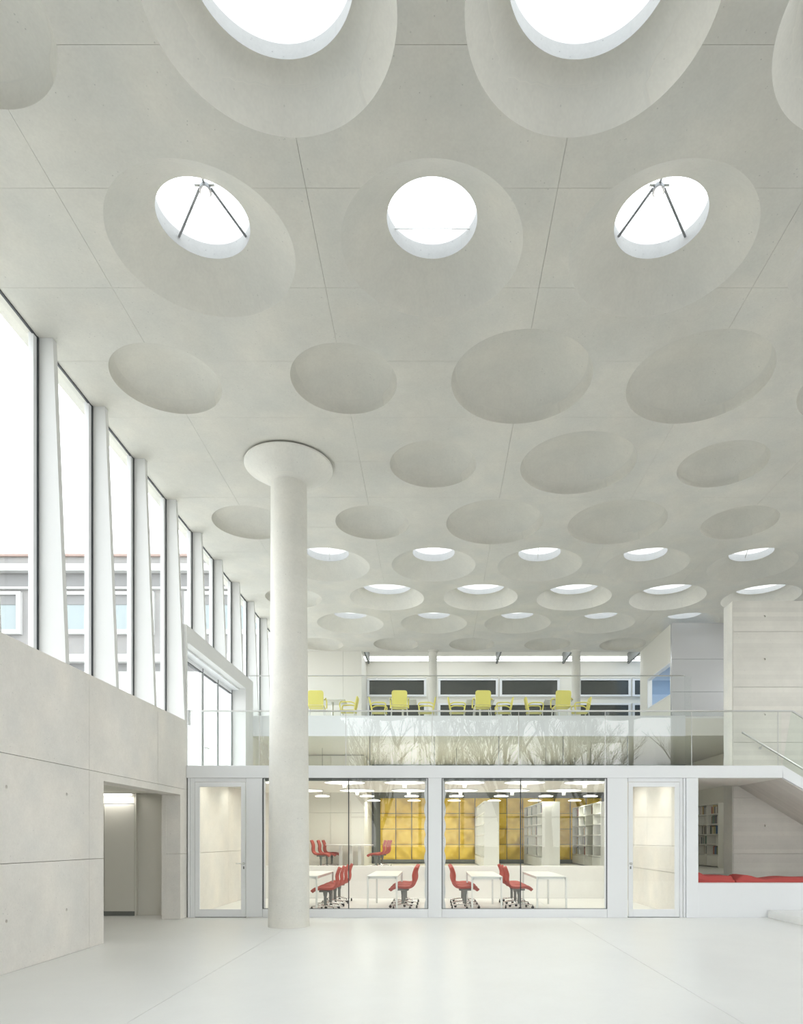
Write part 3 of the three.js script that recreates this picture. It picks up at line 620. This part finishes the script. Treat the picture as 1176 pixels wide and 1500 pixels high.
{
  const t = thing('oval_table', 'pale oval table with panel legs in front of the cream partition', 'table', [X(513, 20.4), 0.6, 20.2]);
  part('table_top', lathe([[0.001, 0.65], [0.7, 0.65], [0.71, 0.66], [0.71, 0.672], [0.7, 0.68], [0.001, 0.68]], 48).scale(1, 1, 0.7), M.table, t);
  for (const x of [-0.26, 0.05, 0.3]) part('leg', rbox(x - 0.05, x + 0.05, 0, 0.65, -0.03, 0.03, 0.01), M.table, t);
  part('foot', rbox(-0.4, 0.4, 0, 0.03, -0.2, 0.2, 0.01), M.table, t);
  for (const [p, d] of [[470, 19.25], [479, 19.9], [486, 20.55]]) redChair(X(p, d), 0.6, d, RT, 'red chair at the oval table with its back to the column', 'chairs at the oval table, column side').scale.setScalar(0.93);
  for (const [p, d] of [[551, 19.3], [556, 19.95], [560, 20.6]]) redChair(X(p, d), 0.6, d, LT, 'red chair at the oval table with its back to the yellow panels', 'chairs at the oval table, yellow wall side').scale.setScalar(0.93);
}
// wavy white screens beside the middle post
for (const s of [-1, 1]) {
  const pts = [], n = 60, y0 = 0.02, y1 = 2.58;
  for (let i = 0; i <= n; i++) { const y = y0 + (y1 - y0) * i / n; pts.push([0.17 + 0.03 * Math.abs(Math.sin((y - y0) / 0.30 * Math.PI)), y]); }
  pts.push([0.06, y1], [0.06, y0]);
  solo('wavy_screen', prism(pts.map(([x, y]) => [s * x, y]), 12.62, 12.9), M.white, s < 0 ? 'white scalloped screen on the column side of the middle window post' : 'white scalloped screen on the bookshelf side of the middle window post', 'screen');
}
// bookshelves
const bookCols = [[0.25, 0.25, 0.24], [0.1, 0.1, 0.11], [0.55, 0.52, 0.45], [0.35, 0.1, 0.07], [0.12, 0.2, 0.32], [0.6, 0.45, 0.2], [0.16, 0.26, 0.2], [0.68, 0.67, 0.62], [0.3, 0.22, 0.15], [0.2, 0.22, 0.26]].map((c) => std(lin(...c), { roughness: 0.6 }));
const bookNames = ['grey', 'black', 'beige', 'dark red', 'navy', 'ochre', 'green', 'cream', 'brown', 'slate'], rowNames = ['lowest', 'second-lowest', 'middle', 'second-highest', 'top'];
const pageM = std(lin(0.78, 0.74, 0.64), { roughness: 0.9 });
const coverG = geoOf([box(0, 0.04, 0, 1, -0.5, 0.5), box(0.04, 1, 0, 1, -0.5, -0.42), box(0.04, 1, 0, 1, 0.42, 0.5)]), pagesG = geoOf(box(0.04, 0.97, 0.02, 0.98, -0.42, 0.42));
coverG.userData.ready = pagesG.userData.ready = true;
function book(x, y, d, w, h, th, where, row, group) {   // spine towards -x
  const k = Math.floor(rnd() * bookCols.length);
  const b = thing('book', bookNames[k] + ' book on the ' + rowNames[row] + ' shelf of the ' + where, 'book', [x, y, d], 0, group);
  part('cover', coverG, bookCols[k], b); part('pages', pagesG, pageM, b);
  b.scale.set(w, h, th);
}
function shelf(x0, x1, d0, d1, y0, yb, y1, rows, cols, label, filled, bookLabel, bookGroup, closedBack) {
  const t = thing('bookshelf', label, 'bookshelf', [x0, y0, d0]), W = x1 - x0, L = d1 - d0, B = yb - y0, H = y1 - y0, e = 0.025;
  part('end_panel', box(0, W, 0, H, 0, 0.03), M.shelf, t); part('end_panel', box(0, W, 0, H, L - 0.03, L), M.shelf, t);
  part('back_panel', box(closedBack ? W - 0.02 : W / 2 - 0.01, closedBack ? W : W / 2 + 0.01, 0, H - e, 0.03, L - 0.03), M.shelf, t);
  const bx1 = closedBack ? W - 0.02 : W;
  for (let r = 0; r <= rows; r++) { const y = B + (H - B - e) * r / rows; part('shelf_board', box(0, bx1, y, y + e, 0.03, L - 0.03), M.shelf, t); }
  for (let c = 1; c < cols; c++) { const z = L * c / cols; part('divider', box(0.004, bx1, 0.05, H - e, z - e / 2, z + e / 2), M.shelf, t); }
  for (let c = 0; c < cols; c++) part('door', rbox(-0.012, 0, 0.03, B - 0.01, L * c / cols + 0.015, L * (c + 1) / cols - 0.015, 0.003), M.shelf, t);
  const ch = (H - B - e) / rows;
  for (const [r, c, n, fill] of filled) {
    let z = d0 + L * c / cols + e / 2 + 0.02 + (fill || 0); const zEnd = d0 + L * (c + 1) / cols - e / 2 - 0.02;
    for (let k = 0; k < n; k++) {
      const th = rr(0.03, 0.062), h = Math.min(ch - e - 0.03, rr(0.2, 0.27)), w = rr(0.13, 0.17);
      if (z + th > zEnd) break;
      book(x0 + 0.015 + rr(0, 0.02), y0 + B + ch * r + e, z + th / 2, w, h, th - 0.002, bookLabel, r, bookGroup); z += th;
    }
  }
}
shelf(1.37, 1.79, 19.05, 23.3, 0.6, 0.92, 2.5, 5, 4, 'white double-sided bookshelf nearly empty, closest to the wavy post', [[0, 0, 3], [1, 0, 6], [2, 0, 4]], 'nearly empty bookshelf by the wavy post', 'books near the wavy post', false);
shelf(3.04, 3.54, 19.35, 23.3, 0.6, 0.92, 2.5, 5, 4, 'white double-sided bookshelf with a blank end panel and many books', [[4, 0, 9], [4, 1, 9], [4, 2, 8], [4, 3, 9], [3, 2, 9], [3, 3, 6], [3, 1, 6], [2, 1, 8], [2, 2, 9], [2, 3, 9], [1, 1, 10], [1, 3, 8], [0, 1, 5], [0, 3, 7]], 'bookshelf with blank end panel', 'books behind the blank end panel', false);
shelf(4.69, 5.0, 19.3, 23.3, 0.6, 0.92, 2.5, 5, 4, 'white bookshelf with open cubes seen obliquely beside the window edge', [[4, 1, 7], [4, 2, 8], [4, 3, 9], [3, 2, 7], [3, 3, 6], [2, 2, 9], [2, 3, 8], [1, 2, 9], [1, 3, 9], [0, 2, 6], [0, 3, 10]], 'oblique open cube bookshelf', 'books in the open cubes', true);
shelf(8.3, 8.6, 20.0, 22.6, 0.6, 0.96, 2.5, 5, 3, 'white wall bookshelf full of books beyond the red cushions', [[4, 0, 12], [3, 0, 11], [2, 0, 9, 0.2], [0, 0, 8, 0.05], [4, 1, 10], [2, 1, 9], [1, 1, 9], [3, 2, 6], [0, 1, 4]], 'bookshelf beyond the red cushions', 'books beyond the cushions', true);
// red cushions on the low wall
{
  const mk = (L, W, H, bumps) => {
    const g = new RoundedBoxGeometry(L, H, W, 5, 0.05), q = new THREE.BoxGeometry(L, H, W, 28, 4, 10), p = q.attributes.position;
    for (let i = 0; i < p.count; i++) {
      let x = p.getX(i), y = p.getY(i) + H / 2, z = p.getZ(i);
      const ex = Math.min(1, (L / 2 - Math.abs(x)) / 0.05), ez = Math.min(1, (W / 2 - Math.abs(z)) / 0.06), k = Math.sqrt(Math.max(0, 1 - (1 - ex) ** 2)) * Math.sqrt(Math.max(0, 1 - (1 - ez) ** 2));
      let top = 1; for (const [bx, bw, bh] of bumps) top += bh * Math.exp(-(((x - bx) / bw) ** 2));
      y *= (0.45 + 0.55 * k) * top; p.setY(i, y); p.setX(i, x * (0.97 + 0.03 * Math.sin(y / H * Math.PI)));
    }
    q.computeVertexNormals(); return q;
  };
  const a = thing('floor_cushion', 'flat red cushion with a raised end next to the white post', 'cushion', [5.2, 0.6, 13.0]);
  part('cover', mk(0.76, 0.62, 0.14, [[-0.3, 0.1, 0.5], [0.1, 0.2, 0.05]]), M.cushion, a);
  const b = thing('floor_cushion', 'long red cushion with a soft hump below the stair', 'cushion', [6.55, 0.6, 13.0]);
  part('cover', mk(1.9, 0.62, 0.09, [[-0.78, 0.2, 0.75], [-0.35, 0.12, -0.12], [0.05, 0.25, 0.32], [0.6, 0.3, 0.2]]), M.cushion, b);
}
// ---------------------------------------------------------------- library lamps
{
  const bowl = geoOf([lathe([[0.40, 0], [0.405, -0.015], [0.385, -0.02], [0.001, -0.03]], 48)]); bowl.userData.ready = true;
  const rim = geoOf(lathe([[0.40, 0], [0.42, 0], [0.42, -0.02], [0.405, -0.02], [0.405, -0.005]], 48)); rim.userData.ready = true;
  const hub = geoOf(new THREE.CylinderGeometry(0.045, 0.045, 0.1, 16).translate(0, -0.08, 0)); hub.userData.ready = true;
  for (const [d, nm] of [[13.95, 'near the windows'], [16.2, 'above the white upstand']]) for (let k = -3; k <= 3; k++) {
    const x = k * 1.225 - 0.62; if (x < -4.1 || x > 4.1) continue;
    const l = thing('ceiling_lamp', 'round glowing ceiling disc over the library tables ' + nm, 'lamp', [x, 2.6, d], 0, 'ceiling discs ' + nm);
    part('diffuser', bowl, M.lamp, l); part('rim', rim, M.white, l); part('hub', hub, M.steel, l);
    const a = new THREE.RectAreaLight(lin(0.985, 1, 0.9), 5, 0.7, 0.7); a.position.set(0, -0.035, 0); a.rotation.x = -Math.PI / 2; l.add(a);
  }
  const dg = geoOf(lathe([[0.001, -0.006], [0.055, -0.006]], 24)), dr = geoOf(lathe([[0.055, -0.004], [0.075, -0.012], [0.08, 0]], 24)); dg.userData.ready = dr.userData.ready = true;
  for (const [x, nm] of [[-4.12, 'by the concrete wall behind the door next to the square opening'], [4.08, 'by the concrete wall behind the door next to the cushions']]) for (const d of [13.4, 14.9]) {
    const l = thing('downlight', 'small recessed downlight ' + nm, 'lamp', [x, 2.6, d], 0, 'downlights ' + nm);
    part('lens', dg, M.lamp, l); part('ring', dr, M.white, l);
    const a = new THREE.RectAreaLight(lin(0.985, 1, 0.9), 110, 0.1, 0.1); a.position.set(0, -0.015, 0); a.rotation.x = -Math.PI / 2; l.add(a);
  }
  const pb = geoOf(lathe([[0.001, 0.03], [0.1, 0.028], [0.21, 0], [0.19, -0.018], [0.001, -0.024]], 32)); pb.userData.ready = true;
  for (const [d, nm] of [[19.4, 'over the front of the raised floor'], [21.6, 'close to the yellow wall']]) for (let k = 0; k < 7; k++) {
    const x = -3.2 + 1.27 * k;
    if (d > 20 && x < -2) continue;
    const l = thing('pendant_lamp', 'small flat pendant disc hanging ' + nm, 'lamp', [x, 2.66, d], 0, 'pendants ' + nm);
    part('disc', pb, M.lamp, l); part('cord', bar([0, 0.03, 0], [0, 4.02 - 2.66, 0], 0.006, 6), M.grey, l);
    const a = new THREE.RectAreaLight(lin(0.985, 1, 0.88), 26, 0.34, 0.34); a.position.set(0, -0.03, 0); a.rotation.x = -Math.PI / 2; l.add(a);
  }
}
// ---------------------------------------------------------------- terrace furniture
function makeYellowChair() {
  const t = thing('armchair', '', 'chair');
  const s = new THREE.Shape(); s.moveTo(-0.19, 0); s.lineTo(-0.2, 0.3); s.quadraticCurveTo(-0.195, 0.36, -0.14, 0.365); s.lineTo(0.14, 0.365); s.quadraticCurveTo(0.195, 0.36, 0.2, 0.3); s.lineTo(0.19, 0); s.closePath();
  const back = new THREE.ExtrudeGeometry(s, { depth: 0.02, bevelEnabled: true, bevelSize: 0.006, bevelThickness: 0.006, bevelSegments: 2 });
  back.rotateY(Math.PI / 2).rotateZ(0.2).translate(-0.2, 0.47, 0);
  part('backrest', back, M.yellow, t);
  part('seat', rbox(-0.22, 0.22, 0.42, 0.455, -0.22, 0.22, 0.015), M.yellow, t);
  for (const z of [-1, 1]) {
    const c = new THREE.CatmullRomCurve3([[-0.23, 0.6], [-0.12, 0.655], [0.05, 0.66], [0.17, 0.65], [0.2, 0.62], [0.18, 0.45]].map(([x, y]) => new THREE.Vector3(x, y, z * 0.24)));
    part('armrest', new THREE.TubeGeometry(c, 20, 0.018, 8), M.yellow, t);
    part('leg', bar([0.18, 0.43, z * 0.2], [0.21, 0, z * 0.23], 0.013), M.steel, t);
    part('leg', bar([-0.18, 0.43, z * 0.2], [-0.23, 0, z * 0.23], 0.013), M.steel, t);
  }
  return t;
}
const yel0 = makeYellowChair(); let yelUsed = false;
function yellowChair(p, d, turn, label, group) {
  const x = X(p, d);
  if (!yelUsed) { yelUsed = true; yel0.position.set(x, TER, -d); yel0.rotation.y = turn; tag(yel0, label, 'chair', group); return; }
  dup(yel0, [x, TER, d], turn, label, group);
}
const AWAY = Math.PI / 2;    // its back to the eye
[[464, 18.2], [585, 18.2], [706, 18.2], [822, 18.2]].forEach(([p, d]) => yellowChair(p, d, AWAY + 0.05, 'yellow armchair with its back to the terrace railing', 'yellow chairs backing the railing'));
[[510, 18.8], [624, 18.9], [737, 18.9], [850, 18.9]].forEach(([p, d]) => yellowChair(p, d, LT, 'yellow armchair side-on at a terrace table, its back to the panelled room', 'yellow chairs backing the panelled room'));
[[555, 18.9], [670, 18.9], [783, 18.9]].forEach(([p, d]) => yellowChair(p, d, RT, 'yellow armchair side-on at a terrace table, its back to the tall windows', 'yellow chairs backing the tall windows'));
for (const p of [487, 590, 703, 816]) {
  const t = thing('cafe_table', 'square white table among yellow chairs on the terrace', 'table', [X(p, 18.85), TER, 18.85], 0, 'white terrace tables');
  part('table_top', rbox(-0.38, 0.38, 0.7, 0.725, -0.38, 0.38, 0.006), M.table, t);
  part('stem', new THREE.CylinderGeometry(0.03, 0.03, 0.69, 12).translate(0, 0.36, 0), M.steel, t);
  part('base', lathe([[0.24, 0], [0.24, 0.012], [0.03, 0.03]], 32), M.steel, t);
}
// ---------------------------------------------------------------- outside
solo('ground', [box(-120, 120, -0.5, -0.31, -140, 140)], M.ground, 'dark ground outside, toned down to keep the near ceiling dimmer', 'ground', null, 'structure');
{
  const t = thing('added_roof_terrace', 'added pale roof terrace bouncing sky light in past the gallery doors', 'terrace', [-9.9, 0, 12.6], 0, null, 'structure');  // pale deck added to throw sky light onto the far ceiling
  part('base', box(-4.9, 4.94, -0.31, 2.6, 0.4, 13.35), M.extWhite, t);
  part('paving', box(-4.95, 4.94, 2.6, 2.7, 0.35, 13.35), M.paleDeck, t);
}
{
  const b = thing('wing_building', 'long rendered building with white bands and windows outside the tall windows', 'building', [0, 0, 26]);
  const bx = (p) => X(p, 26), by = (p) => Y(p, 26), x0 = -32, x1 = -5.3;
  part('wall', box(x0, x1, -0.31, by(830), 0, 9), M.render, b);
  part('eaves', box(x0 - 0.2, x1 + 0.1, by(830), by(820), -0.25, 9.2), M.render, b);
  part('roof', prism([[x0 - 0.3, by(820)], [x1 + 0.2, by(820)], [x1 + 0.2, by(816.5)], [x0 - 0.3, by(816.5)]], -0.35, 9.3), M.roofTile, b);
  for (const [q0, q1] of [[840, 830], [972, 961]]) part('band', box(x0 - 0.05, x1 + 0.05, by(q0), by(q1), -0.3, 0), M.extWhite, b);
  part('ledge', box(x0 - 0.05, x1 + 0.05, by(864), by(861), -0.12, 0), M.extWhite, b);
  part('recess_band', box(x0, x1, by(861), by(841), -0.02, 0), M.blind, b);
  part('recess_band', box(x0, x1, by(984), by(972), -0.02, 0), M.blind, b);
  part('base_wall', box(x0, x1, -0.3, by(984), -0.05, 0), M.extWhite, b);
  for (const w1 of [bx(227), bx(33), bx(33) - 5, bx(33) - 10, -5.6]) {
    const w0 = w1 === -5.6 ? -9.5 : w1 - 3.95, t = by(868), u = by(930);
    const f = part('window', [box(w0, w0 + 0.17, u, t, -0.14, 0), box(w1 - 0.17, w1, u, t, -0.14, 0), box(w0 + 0.17, w1 - 0.17, t - 0.12, t, -0.14, 0), box(w0 + 0.17, w1 - 0.17, u, u + 0.17, -0.14, 0)], M.extWhite, b);
    part('pane', box(w0 + 0.17, w1 - 0.17, u + 0.17, t - 0.12, -0.04, -0.01), M.extPane, f);
    part('blind', box(w0 + 0.17, w1 - 0.17, t - 0.48, t - 0.12, -0.06, -0.04), M.blind, f);
  }
}
// bare trees that the glass mirrors
function tree(x, d, H, label) {
  const g = [];
  const grow = (p, dir, len, r, lev) => {
    const q = p.clone().addScaledVector(dir, len);
    g.push(bar(p.toArray(), q.toArray(), r, lev < 2 ? 7 : 3, r * 0.66));
    if (lev >= 6) return;
    const n = lev === 0 ? 6 : 3;
    for (let k = 0; k < n; k++) {
      const a = rr(0, Math.PI * 2), sp = rr(0.28, 0.62), t = k ? rr(0.45, 1) : 1;
      const s = new THREE.Vector3(Math.cos(a), 0, Math.sin(a)), v = dir.clone().multiplyScalar(Math.cos(sp)).addScaledVector(s, Math.sin(sp)); v.y += 0.12; v.normalize();
      grow(p.clone().lerp(q, t), v, len * rr(0.6, 0.78), r * (0.62 - 0.1 * (k > 0)), lev + 1);
    }
  };
  grow(new THREE.Vector3(0, -0.31, 0), new THREE.Vector3(rr(-0.05, 0.05), 1, rr(-0.05, 0.05)).normalize(), H * 0.27, H * 0.017, 0);
  const t = thing('bare_tree', label, 'tree', [x, 0, d], 0, 'bare trees mirrored in the glass');
  part('branches', g, M.bark, t);
}
for (let k = 0; k < 14; k++) tree(-22 + 4.4 * k + rr(-0.4, 0.4), -16.5 - (k % 3) * 8.5, rr(14, 16.5) + (k % 3) * 1.5, 'bare winter tree mirrored in the gallery railing');

renderer.render(scene, camera);
